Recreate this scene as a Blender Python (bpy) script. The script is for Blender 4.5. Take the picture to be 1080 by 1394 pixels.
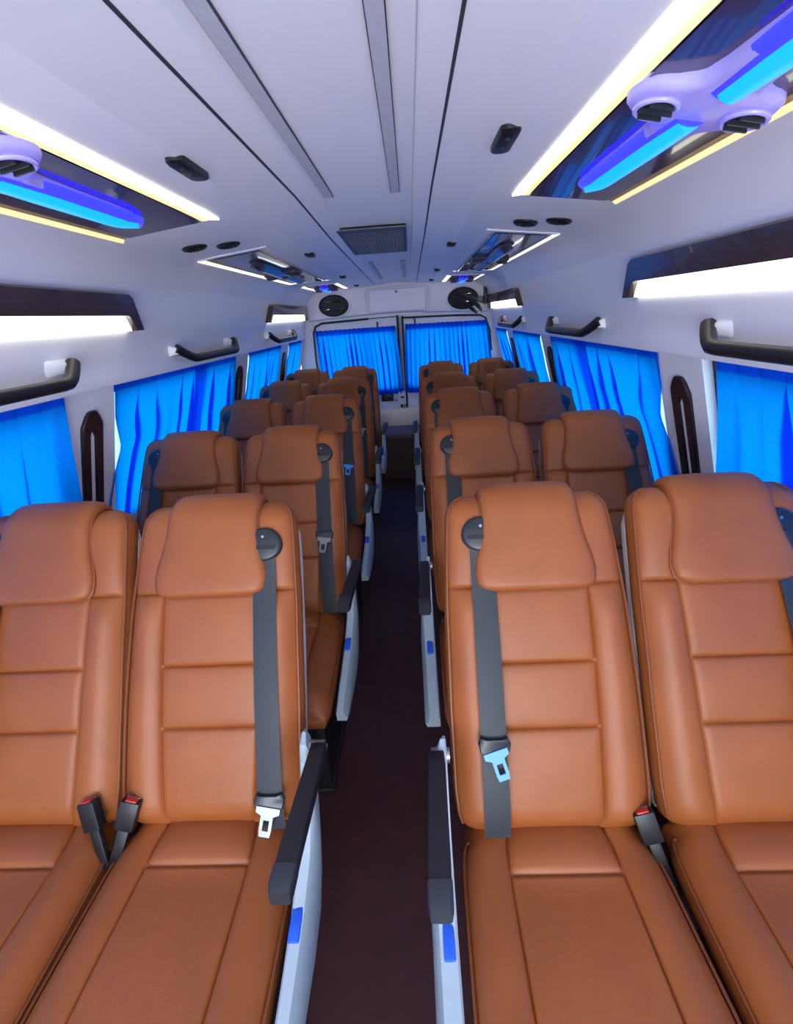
import bpy, bmesh, math, random
from mathutils import Vector, Matrix
from math import sin, cos, pi, sqrt, exp
random.seed(7)
S = bpy.context.scene
for o in list(bpy.data.objects): bpy.data.objects.remove(o, do_unlink=True)

# ------------------------------------------------------------------ camera
CAM = (0.115, 0.0, 1.6)
F_PX, PX, PY = 660.0, 540.0, 652.0
cd = bpy.data.cameras.new('camera'); cam = bpy.data.objects.new('camera', cd)
S.collection.objects.link(cam); S.camera = cam
cd.sensor_fit = 'HORIZONTAL'; cd.sensor_width = 36.0; cd.lens = 36.0 * F_PX / 1080.0
cd.shift_x = 0.0; cd.shift_y = -(697.0 - PY) / 1080.0; cd.clip_start = 0.02
right = Vector((0.99771382, 0.02438382, -0.06302826))
up = Vector((0.05188112, 0.32129269, 0.9455577))
back = Vector((0.04330683, -0.94666596, 0.3192931))
M = Matrix((right, up, back)).transposed().to_4x4(); M.translation = CAM
cam.matrix_world = M

# ------------------------------------------------------------------ world, lights, exposure
w = bpy.data.worlds.new('world'); S.world = w; w.use_nodes = True
nt = w.node_tree; bg = nt.nodes['Background']
tc = nt.nodes.new('ShaderNodeTexCoord'); sp = nt.nodes.new('ShaderNodeSeparateXYZ')
rp = nt.nodes.new('ShaderNodeValToRGB')
nt.links.new(tc.outputs['Generated'], sp.inputs[0]); nt.links.new(sp.outputs['Z'], rp.inputs[0])
mr = rp.color_ramp; mr.elements[0].position = 0.0; mr.elements[0].color = (0.42, 0.43, 0.42, 1)
mr.elements[1].position = 0.06; mr.elements[1].color = (0.80, 0.90, 1.0, 1)
e = mr.elements.new(1.0); e.color = (0.62, 0.80, 1.0, 1)
nt.links.new(rp.outputs[0], bg.inputs['Color']); bg.inputs['Strength'].default_value = 3.5

def area(name, loc, rot, sx, sy, power, col):
    l = bpy.data.lights.new(name, 'AREA'); l.shape = 'RECTANGLE'; l.size = sx; l.size_y = sy
    l.energy = power; l.color = col
    o = bpy.data.objects.new(name, l); o.location = loc; o.rotation_euler = rot
    S.collection.objects.link(o); return o
# daylight through the windscreen and the cab's side windows behind the camera
area('windscreen_daylight', (0, -1.45, 1.0), (math.radians(112), 0, 0), 1.3, 0.9, 55, (0.87, 0.93, 1.0))

vs = S.view_settings
S.display_settings.display_device = 'sRGB'
vs.view_transform = 'Standard'; vs.look = 'None'; vs.exposure = 0.0; vs.gamma = 1.0; vs.use_curve_mapping = False

# ------------------------------------------------------------------ materials
def mat(name, col, rough=0.5, metal=0.0, emit=None, es=0.0, noise=0.0, nscale=40, bump=0.0, bscale=400, coat=0.0, spec=0.5, sheen=0.0):
    m = bpy.data.materials.new(name); m.use_nodes = True
    n = m.node_tree; b = n.nodes['Principled BSDF']
    b.inputs['Base Color'].default_value = (*col, 1); b.inputs['Roughness'].default_value = rough
    b.inputs['Metallic'].default_value = metal; b.inputs['Coat Weight'].default_value = coat
    b.inputs['Specular IOR Level'].default_value = spec; b.inputs['Sheen Weight'].default_value = sheen
    if emit: b.inputs['Emission Color'].default_value = (*emit, 1); b.inputs['Emission Strength'].default_value = es
    tc = n.nodes.new('ShaderNodeTexCoord')
    if noise > 0:
        t = n.nodes.new('ShaderNodeTexNoise'); t.inputs['Scale'].default_value = nscale; t.inputs['Detail'].default_value = 4
        r = n.nodes.new('ShaderNodeValToRGB')
        r.color_ramp.elements[0].position = 0.3; r.color_ramp.elements[1].position = 0.7
        r.color_ramp.elements[0].color = (*[c * (1 - noise) for c in col], 1)
        r.color_ramp.elements[1].color = (*[min(1, c * (1 + noise)) for c in col], 1)
        n.links.new(tc.outputs['Object'], t.inputs['Vector']); n.links.new(t.outputs['Fac'], r.inputs[0])
        n.links.new(r.outputs[0], b.inputs['Base Color'])
    if bump > 0:
        t = n.nodes.new('ShaderNodeTexVoronoi'); t.inputs['Scale'].default_value = bscale
        k = n.nodes.new('ShaderNodeBump'); k.inputs['Strength'].default_value = bump; k.inputs['Distance'].default_value = 0.001
        n.links.new(tc.outputs['Object'], t.inputs['Vector']); n.links.new(t.outputs['Distance'], k.inputs['Height'])
        n.links.new(k.outputs[0], b.inputs['Normal'])
    return m
LEATHER = mat('tan_leather', (0.315, 0.087, 0.019), 0.46, noise=0.07, nscale=9, bump=0.25, bscale=700)
PIPE = mat('piping_leather', (0.21, 0.055, 0.014), 0.5, noise=0.05)
SHELL = mat('white_moulding', (0.82, 0.82, 0.88), 0.38, noise=0.012, nscale=3)
REARM = mat('rear_moulding', (0.78, 0.76, 0.86), 0.42, noise=0.012, nscale=3)
GREYSTRIP = mat('grey_strip', (0.50, 0.51, 0.58), 0.45, noise=0.03)
GROOVE = mat('dark_groove', (0.03, 0.04, 0.05), 0.6, noise=0.05)
FLOOR = mat('maroon_vinyl', (0.050, 0.013, 0.017), 0.55, noise=0.18, nscale=14, bump=0.2, bscale=90)
CARPET = mat('grey_carpet', (0.13, 0.10, 0.14), 0.9, noise=0.25, nscale=60)
CREAM = mat('cream_sill', (0.92, 0.76, 0.64), 0.45, noise=0.03)
BLACK = mat('black_plastic', (0.008, 0.008, 0.011), 0.42, noise=0.1, nscale=60)
ARMB = mat('black_armrest', (0.008, 0.008, 0.011), 0.5, noise=0.1, nscale=60, bump=0.15)
GUIDE = mat('charcoal_plastic', (0.020, 0.024, 0.031), 0.35, noise=0.05)
WEB = mat('belt_webbing', (0.014, 0.019, 0.026), 0.55, noise=0.12, nscale=120, sheen=0.3)
GLOSS = mat('glossy_dark_plate', (0.055, 0.032, 0.080), 0.16, noise=0.15, nscale=5, coat=0.6)
BRONZE = mat('dark_bronze_plate', (0.055, 0.034, 0.032), 0.25, noise=0.2, nscale=8, coat=0.4)
LED = mat('led_strip', (0.9, 0.9, 0.85), 0.5, emit=(1.0, 0.90, 0.66), es=3.2, noise=0.01)
LEDW = mat('led_diffuser', (0.9, 0.9, 0.85), 0.5, emit=(1.0, 0.93, 0.76), es=3.4, noise=0.01)
LEDY = mat('warm_led_strip', (0.9, 0.75, 0.4), 0.5, emit=(1.0, 0.76, 0.33), es=0.95, noise=0.01)
GOLD = mat('gold_bevel', (0.62, 0.42, 0.13), 0.3, metal=0.4, noise=0.05)
LENS = mat('blue_lens', (0.02, 0.2, 0.8), 0.3, emit=(0.0, 0.40, 1.0), es=1.25, noise=0.05)
LENSD = mat('deep_blue_lens', (0.01, 0.03, 0.6), 0.3, emit=(0.02, 0.02, 1.0), es=3.0, noise=0.05)
HOUSE = mat('lit_translucent_housing', (0.45, 0.42, 0.75), 0.25, emit=(0.14, 0.07, 1.0), es=0.24, noise=0.03)
HOUSEOFF = mat('dark_housing', (0.06, 0.05, 0.08), 0.2, noise=0.1)
CHROME = mat('chrome', (0.75, 0.75, 0.78), 0.15, metal=1.0, noise=0.02)
STEEL = mat('brushed_steel', (0.36, 0.38, 0.41), 0.3, metal=0.8, noise=0.05)
SHROUD = mat('pale_grey_shroud', (0.36, 0.44, 0.50), 0.35, noise=0.03)
BLUEB = mat('blue_button', (0.01, 0.10, 0.62), 0.4, noise=0.05)
BLUELATCH = mat('blue_latch', (0.05, 0.30, 0.85), 0.35, noise=0.03)
RED = mat('red_button', (0.62, 0.03, 0.02), 0.4, noise=0.04)
CAVITY = mat('dark_cavity', (0.01, 0.01, 0.015), 0.6, noise=0.1)
GRILL = mat('slate_grille', (0.05, 0.058, 0.09), 0.5, noise=0.08)
TRIMB = mat('black_pillar_trim', (0.012, 0.006, 0.012), 0.3, noise=0.1)
DOORW = mat('white_door_panel', (0.66, 0.70, 0.80), 0.4, noise=0.02)
SHELLBACK = mat('grey_back_shell', (0.62, 0.60, 0.62), 0.3, noise=0.02)

def curtain_mat():
    m = bpy.data.materials.new('blue_curtain'); m.use_nodes = True; n = m.node_tree; n.nodes.clear()
    out = n.nodes.new('ShaderNodeOutputMaterial'); mix = n.nodes.new('ShaderNodeMixShader')
    d = n.nodes.new('ShaderNodeBsdfDiffuse'); t = n.nodes.new('ShaderNodeBsdfTranslucent')
    tc = n.nodes.new('ShaderNodeTexCoord'); no = n.nodes.new('ShaderNodeTexNoise'); no.inputs['Scale'].default_value = 60
    r = n.nodes.new('ShaderNodeValToRGB'); r.color_ramp.elements[0].color = (0.0, 0.27, 0.96, 1); r.color_ramp.elements[1].color = (0.0, 0.34, 1.0, 1)
    n.links.new(tc.outputs['Object'], no.inputs[0]); n.links.new(no.outputs['Fac'], r.inputs[0])
    n.links.new(r.outputs[0], t.inputs[0]); d.inputs[0].default_value = (0.01, 0.10, 0.72, 1)
    mix.inputs[0].default_value = 0.66
    n.links.new(d.outputs[0], mix.inputs[1]); n.links.new(t.outputs[0], mix.inputs[2]); n.links.new(mix.outputs[0], out.inputs[0])
    return m
CURT = curtain_mat()
def glass_mat():
    m = bpy.data.materials.new('window_glass'); m.use_nodes = True; n = m.node_tree; n.nodes.clear()
    out = n.nodes.new('ShaderNodeOutputMaterial'); mix = n.nodes.new('ShaderNodeMixShader')
    g = n.nodes.new('ShaderNodeBsdfGlossy'); g.inputs['Roughness'].default_value = 0.03
    t = n.nodes.new('ShaderNodeBsdfTransparent'); t.inputs[0].default_value = (0.72, 0.93, 0.96, 1)
    mix.inputs[0].default_value = 0.07
    n.links.new(t.outputs[0], mix.inputs[1]); n.links.new(g.outputs[0], mix.inputs[2])
    n.links.new(mix.outputs[0], out.inputs[0]); return m
GLASS = glass_mat()

# ------------------------------------------------------------------ helpers
def link(name, me, m, parent=None, smooth=True, angle=40):
    o = bpy.data.objects.new(name, me); S.collection.objects.link(o)
    if m: me.materials.append(m)
    if smooth:
        for p in me.polygons: p.use_smooth = True
        me.set_sharp_from_angle(angle=math.radians(angle))
    if parent: o.parent = parent
    return o
def tag(o, label=None, cat=None, group=None, kind=None):
    if label: o['label'] = label
    if cat: o['category'] = cat
    if group: o['group'] = group
    if kind: o['kind'] = kind
    return o
def empty(name, loc, label=None, cat=None, group=None, rot=(0, 0, 0)):
    o = bpy.data.objects.new(name, None); S.collection.objects.link(o); o.location = loc; o.rotation_euler = rot
    o.empty_display_size = 0.05
    return tag(o, label, cat, group)
class MB:
    def __init__(s): s.v = []; s.f = []
    def add(s, vs, fs):
        b = len(s.v); s.v += [tuple(p) for p in vs]; s.f += [tuple(i + b for i in f) for f in fs]; return s
    def box(s, c, d, mx=None, bev=0.0):
        bm = bmesh.new(); bmesh.ops.create_cube(bm, size=1.0)
        for v in bm.verts: v.co = Vector((v.co.x * d[0], v.co.y * d[1], v.co.z * d[2]))
        if bev > 0: bmesh.ops.bevel(bm, geom=list(bm.edges), offset=bev, segments=2, profile=0.5, affect='EDGES')
        if mx is not None: bmesh.ops.transform(bm, matrix=mx, verts=bm.verts)
        bmesh.ops.translate(bm, vec=Vector(c), verts=bm.verts)
        bm.verts.index_update(); s.add([v.co.copy() for v in bm.verts], [[v.index for v in f.verts] for f in bm.faces]); bm.free(); return s
    def tube(s, pts, r, seg=8, closed=False, flat=1.0, upv=None):
        pts = [Vector(p) for p in pts]; n = len(pts); vs = []
        rr = r if isinstance(r, (list, tuple)) else [r] * n
        prev = None
        for i, p in enumerate(pts):
            a = pts[(i - 1) % n] if (closed or i > 0) else p; b = pts[(i + 1) % n] if (closed or i < n - 1) else p
            t = (b - a).normalized()
            if upv is not None: ref = Vector(upv)
            elif prev is None: ref = Vector((0, 0, 1)) if abs(t.z) < 0.9 else Vector((1, 0, 0))
            else: ref = prev
            u = (ref - t * ref.dot(t)).normalized(); prev = u; w_ = t.cross(u)
            for k in range(seg):
                an = 2 * pi * k / seg; vs.append(p + u * cos(an) * rr[i] * flat + w_ * sin(an) * rr[i])
        fs = []
        for i in range(n if closed else n - 1):
            j = (i + 1) % n
            for k in range(seg): fs.append((i * seg + k, i * seg + (k + 1) % seg, j * seg + (k + 1) % seg, j * seg + k))
        if not closed:
            fs.append(tuple(reversed(range(seg)))); fs.append(tuple((n - 1) * seg + k for k in range(seg)))
        return s.add(vs, fs)
    def loft(s, loops, cap=True, closed=True):
        n = len(loops[0]); vs = [p for l in loops for p in l]; fs = []
        for i in range(len(loops) - 1):
            for k in range(n if closed else n - 1):
                fs.append((i * n + k, i * n + (k + 1) % n, (i + 1) * n + (k + 1) % n, (i + 1) * n + k))
        if cap: fs.append(tuple(reversed(range(n)))); fs.append(tuple((len(loops) - 1) * n + k for k in range(n)))
        return s.add(vs, fs)
    def prism(s, poly, fn, d0, d1):      # poly of 2-D points, fn(a, b, depth) -> 3-D
        return s.loft([[fn(a, b, d0) for a, b in poly], [fn(a, b, d1) for a, b in poly]])
    def grid(s, rows):
        n = len(rows[0]); return s.add([p for r in rows for p in r], [(i * n + k, i * n + k + 1, (i + 1) * n + k + 1, (i + 1) * n + k) for i in range(len(rows) - 1) for k in range(n - 1)])
    def build(s, name, m, parent=None, smooth=True, angle=40, fixn=True):
        me = bpy.data.meshes.new(name); me.from_pydata(s.v, [], s.f); me.validate()
        if fixn:
            bm = bmesh.new(); bm.from_mesh(me); bmesh.ops.recalc_face_normals(bm, faces=bm.faces); bm.to_mesh(me); bm.free()
        return link(name, me, m, parent, smooth, angle)
def copy_tree(o, parent=None):
    c = o.copy(); S.collection.objects.link(c)
    if parent: c.parent = parent
    for ch in o.children: copy_tree(ch, c)
    return c
def lerp(a, b, t): return a + (b - a) * t
def interp(pts, x):
    if x <= pts[0][0]: return pts[0][1]
    for (a, b), (c, d) in zip(pts, pts[1:]):
        if x <= c: return lerp(b, d, (x - a) / (c - a))
    return pts[-1][1]

# ------------------------------------------------------------------ SETTING
Y0, Y1 = -1.7, 5.2
PROF = [(0.0, 1.967), (0.13, 1.965), (0.143, 1.963), (0.150, 1.955), (0.197, 1.949), (0.2045, 1.947), (0.33, 1.940), (0.345, 1.934), (0.40, 1.940),
        (0.455, 1.935), (0.755, 1.879), (0.80, 1.864), (0.84, 1.838), (0.872, 1.800), (0.895, 1.765)]
WALLP = [(0.895, 1.765), (0.908, 1.735), (0.920, 1.69), (0.930, 1.62), (0.936, 1.58), (0.946, 1.55), (0.953, 1.50), (0.955, 1.46), (0.950, 1.432), (0.952, 1.425), (1.05, 1.425)]
def drop(y): return interp([(1.6, 0), (2.3, 0.024), (3.85, 0.045), (5.2, 0.056)], y)
def cz(ax, y): return interp(PROF, abs(ax)) - drop(y) * interp([(0.44, 1), (0.755, 0)], abs(ax))
def LO(s): return 0.010 if s < 0 else 0.0
def wx(z): return interp([(0.05, 1.12), (0.86, 1.112), (1.425, 0.974)], z)   # inner face of pillars and lower wall
YS = [Y0, -0.5, 0.5, 1.2, 1.6, 1.95, 2.3, 2.8, 3.3, 3.85, 4.4, 4.8, Y1]
mb = MB()
px = sorted({x for x, z in PROF})
xs = [-x for x in reversed(px)] + px[1:]
mb.grid([[(x, y, cz(x, y)) for x in xs] for y in YS])
mb.grid([[(x, y, cz(x, y) + 0.03) for x in xs] for y in YS])
tag(mb.build('ceiling', SHELL, fixn=False, angle=20), 'white moulded van ceiling running to the rear doors', kind='structure')
mb = MB()
mb.box((0, (Y0 + Y1) / 2, -0.02), (2.44, Y1 - Y0, 0.04))
tag(mb.build('floor', FLOOR, smooth=False), 'dark maroon vinyl floor of the aisle', kind='structure')
WIN = [(-0.35, 1.50), (1.78, 3.02), (3.36, 4.24), (4.53, 5.08)]
ZB, ZT = 0.86, 1.425
def make_wall(s, name):
    mb = MB()
    mb.grid([[(s * (x + (LO(s) if i > 3 else 0)), y, z) for i, (x, z) in enumerate(WALLP)] for y in YS])
    mb.grid([[(s * (x + 0.03), y, z) for x, z in [(0.895, 1.80)] + WALLP[1:-1] + [(1.05, 1.455)]] for y in YS])
    lo = [(1.13, -0.0), (1.12, 0.05), (1.112, ZB)]
    mb.grid([[(s * (x + LO(s)), y, z) for x, z in lo + [(1.17, ZB), (1.17, 0)]] for y in (Y0, Y1)])
    edges = [Y0 + 0.9] + [v for wn in WIN for v in wn] + [Y1]
    spans = [(edges[i], edges[i + 1]) for i in range(0, len(edges), 2)]
    for a, b in spans:
        P = [(wx(ZB), ZB), (wx(ZT), ZT), (wx(ZT) + 0.06, ZT), (wx(ZB) + 0.06, ZB)]
        mb.loft([[(s * (x + LO(s)), a, z) for x, z in P], [(s * (x + LO(s)), b, z) for x, z in P]])
    return tag(mb.build(name, SHELL, fixn=False, angle=30), 'white moulded side wall with window pillars', kind='structure')
make_wall(-1, 'wall_left'); make_wall(1, 'wall_right')
k = 0
for s in (-1, 1):
    for a, b in WIN:
        k += 1; mb = MB()
        def fp(y, z, d): return (s * (LO(s) + wx(z) + d), y, z)
        for (ya, yb, za, zb) in ((a, a + 0.02, ZB, ZT), (b - 0.02, b, ZB, ZT), (a + 0.02, b - 0.02, ZB, ZB + 0.02), (a + 0.02, b - 0.02, ZT - 0.02, ZT)):
            mb.prism([(ya, za), (yb, za), (yb, zb), (ya, zb)], fp, 0.03, 0.055)
        fr = tag(mb.build('window_%d' % k, BLACK, smooth=False), 'side window frame', kind='structure')
        g = MB(); g.prism([(a + 0.02, ZB + 0.02), (b - 0.02, ZB + 0.02), (b - 0.02, ZT - 0.02), (a + 0.02, ZT - 0.02)], fp, 0.040, 0.044)
        g.build('pane', GLASS, fr, smooth=False)
# cab end of the van, behind the camera
mb = MB(); mb.box((0, Y0 - 0.03, 0.5), (2.2, 0.06, 1.0)); mb.box((0, Y0 - 0.03, 1.90), (2.2, 0.06, 0.2))
tag(mb.build('wall_front', SHELL, smooth=False), 'cab wall below and above the windscreen', kind='structure')

# ceiling grooves, grey inset strips
def strip_along(x0, x1, ya, yb, dz, m, name, th=0.004):
    mb = MB(); ys = [y for y in YS if ya < y < yb]; ys = [ya] + ys + [yb]
    mb.loft([[(x0, y, cz(x0, y) - dz), (x1, y, cz(x1, y) - dz), (x1, y, cz(x1, y) - dz + th), (x0, y, cz(x0, y) - dz + th)] for y in ys])
    return mb.build(name, m, smooth=False)
n = 0
for x in (-0.2, 0.2):
    n += 1; tag(strip_along(x - 0.0026, x + 0.0026, Y0 + 0.01, 5.05, 0.0012, GROOVE, 'trim_%d' % n), 'thin dark joint line in the ceiling', kind='structure')
STR = [(-0.1235, 0.0), (0.0795, 0.0)]
n_strip = 0
for x0 in (-0.128, 0.078):
    for ya, yb, lab in ((-1.0, 1.70, 'near'), (3.35, 4.6, 'far')):
        o = strip_along(x0, x0 + 0.028, ya, yb, 0.004, GROOVE, 'ceiling_strip', th=0.004)
        tag(o, '%s grey metal ceiling strip %s the ceiling grille, dark edged' % ('left' if x0 < 0 else 'right', 'in front of' if lab == 'near' else 'behind'), 'ceiling strip', 'grey strips set in the ceiling')
        i = strip_along(x0 + 0.0018, x0 + 0.0262, ya + 0.004, yb - 0.006, 0.006, GREYSTRIP, 'face', th=0.0025); i.parent = o
n += 1; tag(strip_along(0.1435, 0.1455, Y0 + 0.01, 5.05, 0.001, GREYSTRIP, 'trim_%d' % n), 'faint ceiling crease', kind='structure')

# rear wall -------------------------------------------------
mb = MB()
YR = 5.2
mb.box((0, YR + 0.04, 1.77), (2.2, 0.06, 0.42))
mb.box((-0.96, YR + 0.03, 1.0), (0.17, 0.06, 1.2)); mb.box((1.0, YR + 0.03, 1.0), (0.15, 0.06, 1.2))
tag(mb.build('wall_back', REARM, smooth=False), 'white rear wall around the double doors', kind='structure')
# moulded header above the doors
def rz_low(x): return 1.632 - 0.035 * (abs(x) / 0.9) ** 2 - (0.012 if x > 0.3 else 0)
mb = MB(); XS = [-0.905 + 0.0754 * i for i in range(25)]
rows = []
for x in XS:
    zt = min(cz(x, 5.15), 1.93) - 0.001; zl = rz_low(x)
    rows.append([(x, YR + 0.01, zl - 0.012), (x, YR - 0.05, zl), (x, YR - 0.06, zl + 0.02), (x, YR - 0.055, zt - 0.03), (x, YR - 0.07, zt)])
mb.grid(rows); tag(mb.build('trim_4', REARM, angle=50), 'white moulded header above the rear doors', kind='structure')
def rrect(x0, x1, z0, z1, r, n=5):
    P = []
    for cx, cz_, a0 in ((x1 - r, z1 - r, 0), (x0 + r, z1 - r, 90), (x0 + r, z0 + r, 180), (x1 - r, z0 + r, 270)):
        for i in range(n + 1):
            a = math.radians(a0 + 90 * i / n); P.append((cx + r * cos(a), cz_ + r * sin(a)))
    return P
acc = empty('access_panel', (0, YR - 0.06, 1.64), 'white rounded access panel centred above the rear doors', 'access panel')
L = lambda a, b, d: (a, d, b - 1.64)
mb = MB(); mb.prism(rrect(-0.27, 0.285, 1.645, 1.845, 0.03), L, -0.012, 0.01); mb.build('cover', REARM, acc)
mb = MB(); mb.tube([(a, -0.004, b - 1.64) for a, b in rrect(-0.315, 0.33, 1.640, 1.872, 0.05)], 0.008, 8, True); mb.build('raised_rim', REARM, acc)
mb = MB(); mb.tube([(a, -0.012, b - 1.64) for a, b in rrect(-0.272, 0.287, 1.643, 1.847, 0.03)], 0.0022, 6, True); mb.build('joint', GREYSTRIP, acc)
mb = MB(); mb.tube([(0.0, -0.02, 0.182), (0.0, -0.005, 0.182)], 0.011, 10); mb.build('lock', BLACK, acc)

def door(name, x0, x1, wx0, wx1, wz0, wz1, cornerside):
    mb = MB(); y = YR + 0.02
    out = [(x0, 0.5), (x1, 0.5), (x1, 1.60), (x0, 1.60)]
    # ring around the window opening, from rounded inner loop to outer rectangle
    inner = rrect(wx0, wx1, wz0, wz1, 0.07, 6)
    cxm, czm = (x0 + x1) / 2, (wz0 + wz1) / 2
    outer = []
    for a, b in inner:
        da, db = a - cxm, b - czm
        t = min((x1 - cxm) / abs(da) if da else 9, ((1.60 - czm) / db if db > 0 else (0.5 - czm) / db) if db else 9)
        outer.append((cxm + da * t, czm + db * t))
    mb.loft([[(a, y, b) for a, b in outer], [(a, y - 0.02, b) for a, b in outer], [(a, y - 0.02, b) for a, b in inner], [(a, y + 0.03, b) for a, b in inner]], cap=False)
    for bx in ((x0, x1, .50, wz0 + .005), (x0, x1, wz1 - .005, 1.60), (x0, wx0 + .005, wz0, wz1), (wx1 - .005, x1, wz0, wz1)): mb.box(((bx[0] + bx[1]) / 2, y - .004, (bx[2] + bx[3]) / 2), (bx[1] - bx[0], .03, bx[3] - bx[2]))
    d = tag(mb.build(name, DOORW, angle=30), 'white rear van door', kind='structure')
    mb = MB(); mb.prism(inner, lambda a, b, q: (a, q, b), y + 0.012, y + 0.016); mb.build('pane', GLASS, d, smooth=False)
    mb = MB(); mb.tube([(a, y - 0.022, b) for a, b in inner], 0.007, 6, True); mb.build('seal', GREYSTRIP, d)
    return d
dl = door('door_1', -0.88, 0.0, -0.855, -0.03, 0.88, 1.482, -1)
dr = door('door_2', 0.04, 0.925, 0.065, 0.90, 0.88, 1.482, 1)
def bar(name, m, parent, pts, r, flat=1.0): mb = MB(); mb.tube(pts, r, 8, flat=flat); return mb.build(name, m, parent)
bar('rubber_seal', BLACK, dl, [(-0.30, 5.17, 1.582), (-0.78, 5.17, 1.568), (-0.845, 5.17, 1.54), (-0.872, 5.17, 1.48), (-0.876, 5.17, 1.2), (-0.86, 5.17, 0.9)], 0.010)
bar('rubber_seal', BLACK, dl, [(-0.30, 5.17, 1.583), (0.0, 5.17, 1.588)], 0.004)
bar('rubber_seal', BLACK, dr, [(0.04, 5.17, 1.572), (0.60, 5.17, 1.562), (0.83, 5.17, 1.550), (0.885, 5.17, 1.52), (0.925, 5.17, 1.40), (0.94, 5.17, 1.2)], 0.009)
bar('centre_seal', BLACK, dl, [(-0.005, 5.185, 1.60), (-0.005, 5.185, 0.86), (-0.012, 5.185, 0.66)], 0.012)
bar('centre_seal', BLACK, dr, [(0.045, 5.185, 1.59), (0.045, 5.185, 0.86), (0.045, 5.185, 0.66)], 0.011)
bar('lock_rod', STEEL, dl, [(0.018, 5.175, 1.58), (0.018, 5.175, 0.66)], 0.006)
mb = MB(); mb.box((-0.16, 5.185, 0.775), (0.13, 0.03, 0.085), bev=0.012); h = mb.build('door_pull', BLACK, dl)
mb = MB(); mb.box((-0.16, 5.166, 0.79), (0.11, 0.012, 0.022), bev=0.004); mb.build('grip', GUIDE, h)
mb = MB(); mb.box((0.0, 5.17, 0.765), (0.075, 0.04, 0.14), bev=0.012); lb = mb.build('lock_box', DOORW, dl)
mb = MB(); mb.box((0.0, 5.147, 0.775), (0.035, 0.01, 0.02), bev=0.003); mb.build('lock_slot', BLACK, lb)
mb = MB(); mb.tube([(-0.07, 5.175, 0.74), (-0.07, 5.19, 0.74)], 0.009, 10); mb.build('screw_cap', GUIDE, dl)

mb = MB(); mb.box((0.02, 5.235, 1.05), (0.10, 0.02, 1.15)); mb.build('centre_post', DOORW, dl, smooth=False)
# luggage floor and sill behind the last row
mb = MB(); mb.box((0, 4.95, 0.215), (2.1, 0.40, 0.43)); rs = tag(mb.build('trim_7', FLOOR, smooth=False), 'dark riser behind the last row', kind='structure')
mb = MB(); mb.box((0, 4.97, 0.455), (2.1, 0.48, 0.05), bev=0.012)
tag(mb.build('trim_5', CARPET), 'raised grey carpeted floor behind the last row', kind='structure')
mb = MB(); mb.box((0, 5.15, 0.565), (2.0, 0.11, 0.18), bev=0.02)
tag(mb.build('trim_6', CREAM), 'cream sill below the rear doors', kind='structure')

# ------------------------------------------------------------------ SEATS
LB = 0.768; ANG = math.atan2(0.385, 0.695)
TV = (sin(ANG), cos(ANG)); NV = (-cos(ANG), sin(ANG))          # (y, z) along the back, and forward normal
HT = 0.045
def bp(x, t, nn):          # backrest coordinates -> seat local (origin on the floor under the junction)
    c = 0.016 * sin(pi * min(max(t / LB, 0), 1))
    nn = nn + c - HT
    return (x, t * TV[0] + nn * NV[0], 0.49 + t * TV[1] + nn * NV[1])
def wback(t):
    s = t / LB
    w0 = interp([(0, 0.214), (0.12, 0.222), (0.35, 0.222), (0.66, 0.217), (0.85, 0.208), (1, 0.198)], s)
    r = 0.05
    if t > LB - r: w0 = w0 - r + sqrt(max(0, r * r - (t - LB + r) ** 2)) * 1.0
    if t < 0.03: w0 -= 0.02 * (1 - t / 0.03) ** 2
    return w0
def thick(t):
    r = 0.055; k = 1.0
    if t > LB - r: k = sqrt(max(0.0, 1 - ((t - LB + r) / r) ** 2))
    if t < 0.03: k = min(k, 0.55 + 0.45 * t / 0.03)
    return k
SE = [0.220, 0.364, 0.540]
def xseam(t): return wback(min(t, LB * .8)) * interp([(0, 0.50), (0.6, 0.57), (1, 0.60)], t / LB)
VV = [0, .15, .3, .42, .465, .485, .5, .515, .535, .58, .66, .74, .82, .88, .92, .95, .975, .99, 1.0]
VV = [-v for v in reversed(VV[1:])] + VV
def gs(d, wd): return exp(-(d / wd) ** 2)
def front_feat(v, t):
    av = abs(v); f = 0.0
    f -= 0.0065 * gs(av - 0.5, 0.014) * (1 if t < SE[2] - 0.004 else 0)
    f -= 0.0065 * gs(t - SE[2], 0.004)
    if av < 0.5:
        f -= 0.006 * (gs(t - SE[0], 0.004) + gs(t - SE[1], 0.004))
        segs = [0.0] + SE
        for a, b in zip(segs, segs[1:]):
            if a <= t <= b: q = (t - a) / (b - a); f += 0.007 * (4 * q * (1 - q)) ** .5 * (1 - (av / 0.5) ** 4)
    elif t < SE[2]:
        q = (av - 0.5) / 0.5; f += 0.017 * sin(pi * min(1, q * 1.15)) * min(1, (SE[2] - t) / 0.05) * min(1, t / 0.05 + .3)
    if t > SE[2]:
        q = (t - SE[2]) / (LB - SE[2]); f += 0.012 * sin(pi * min(1, q * 0.9)) 
    return f
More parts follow.
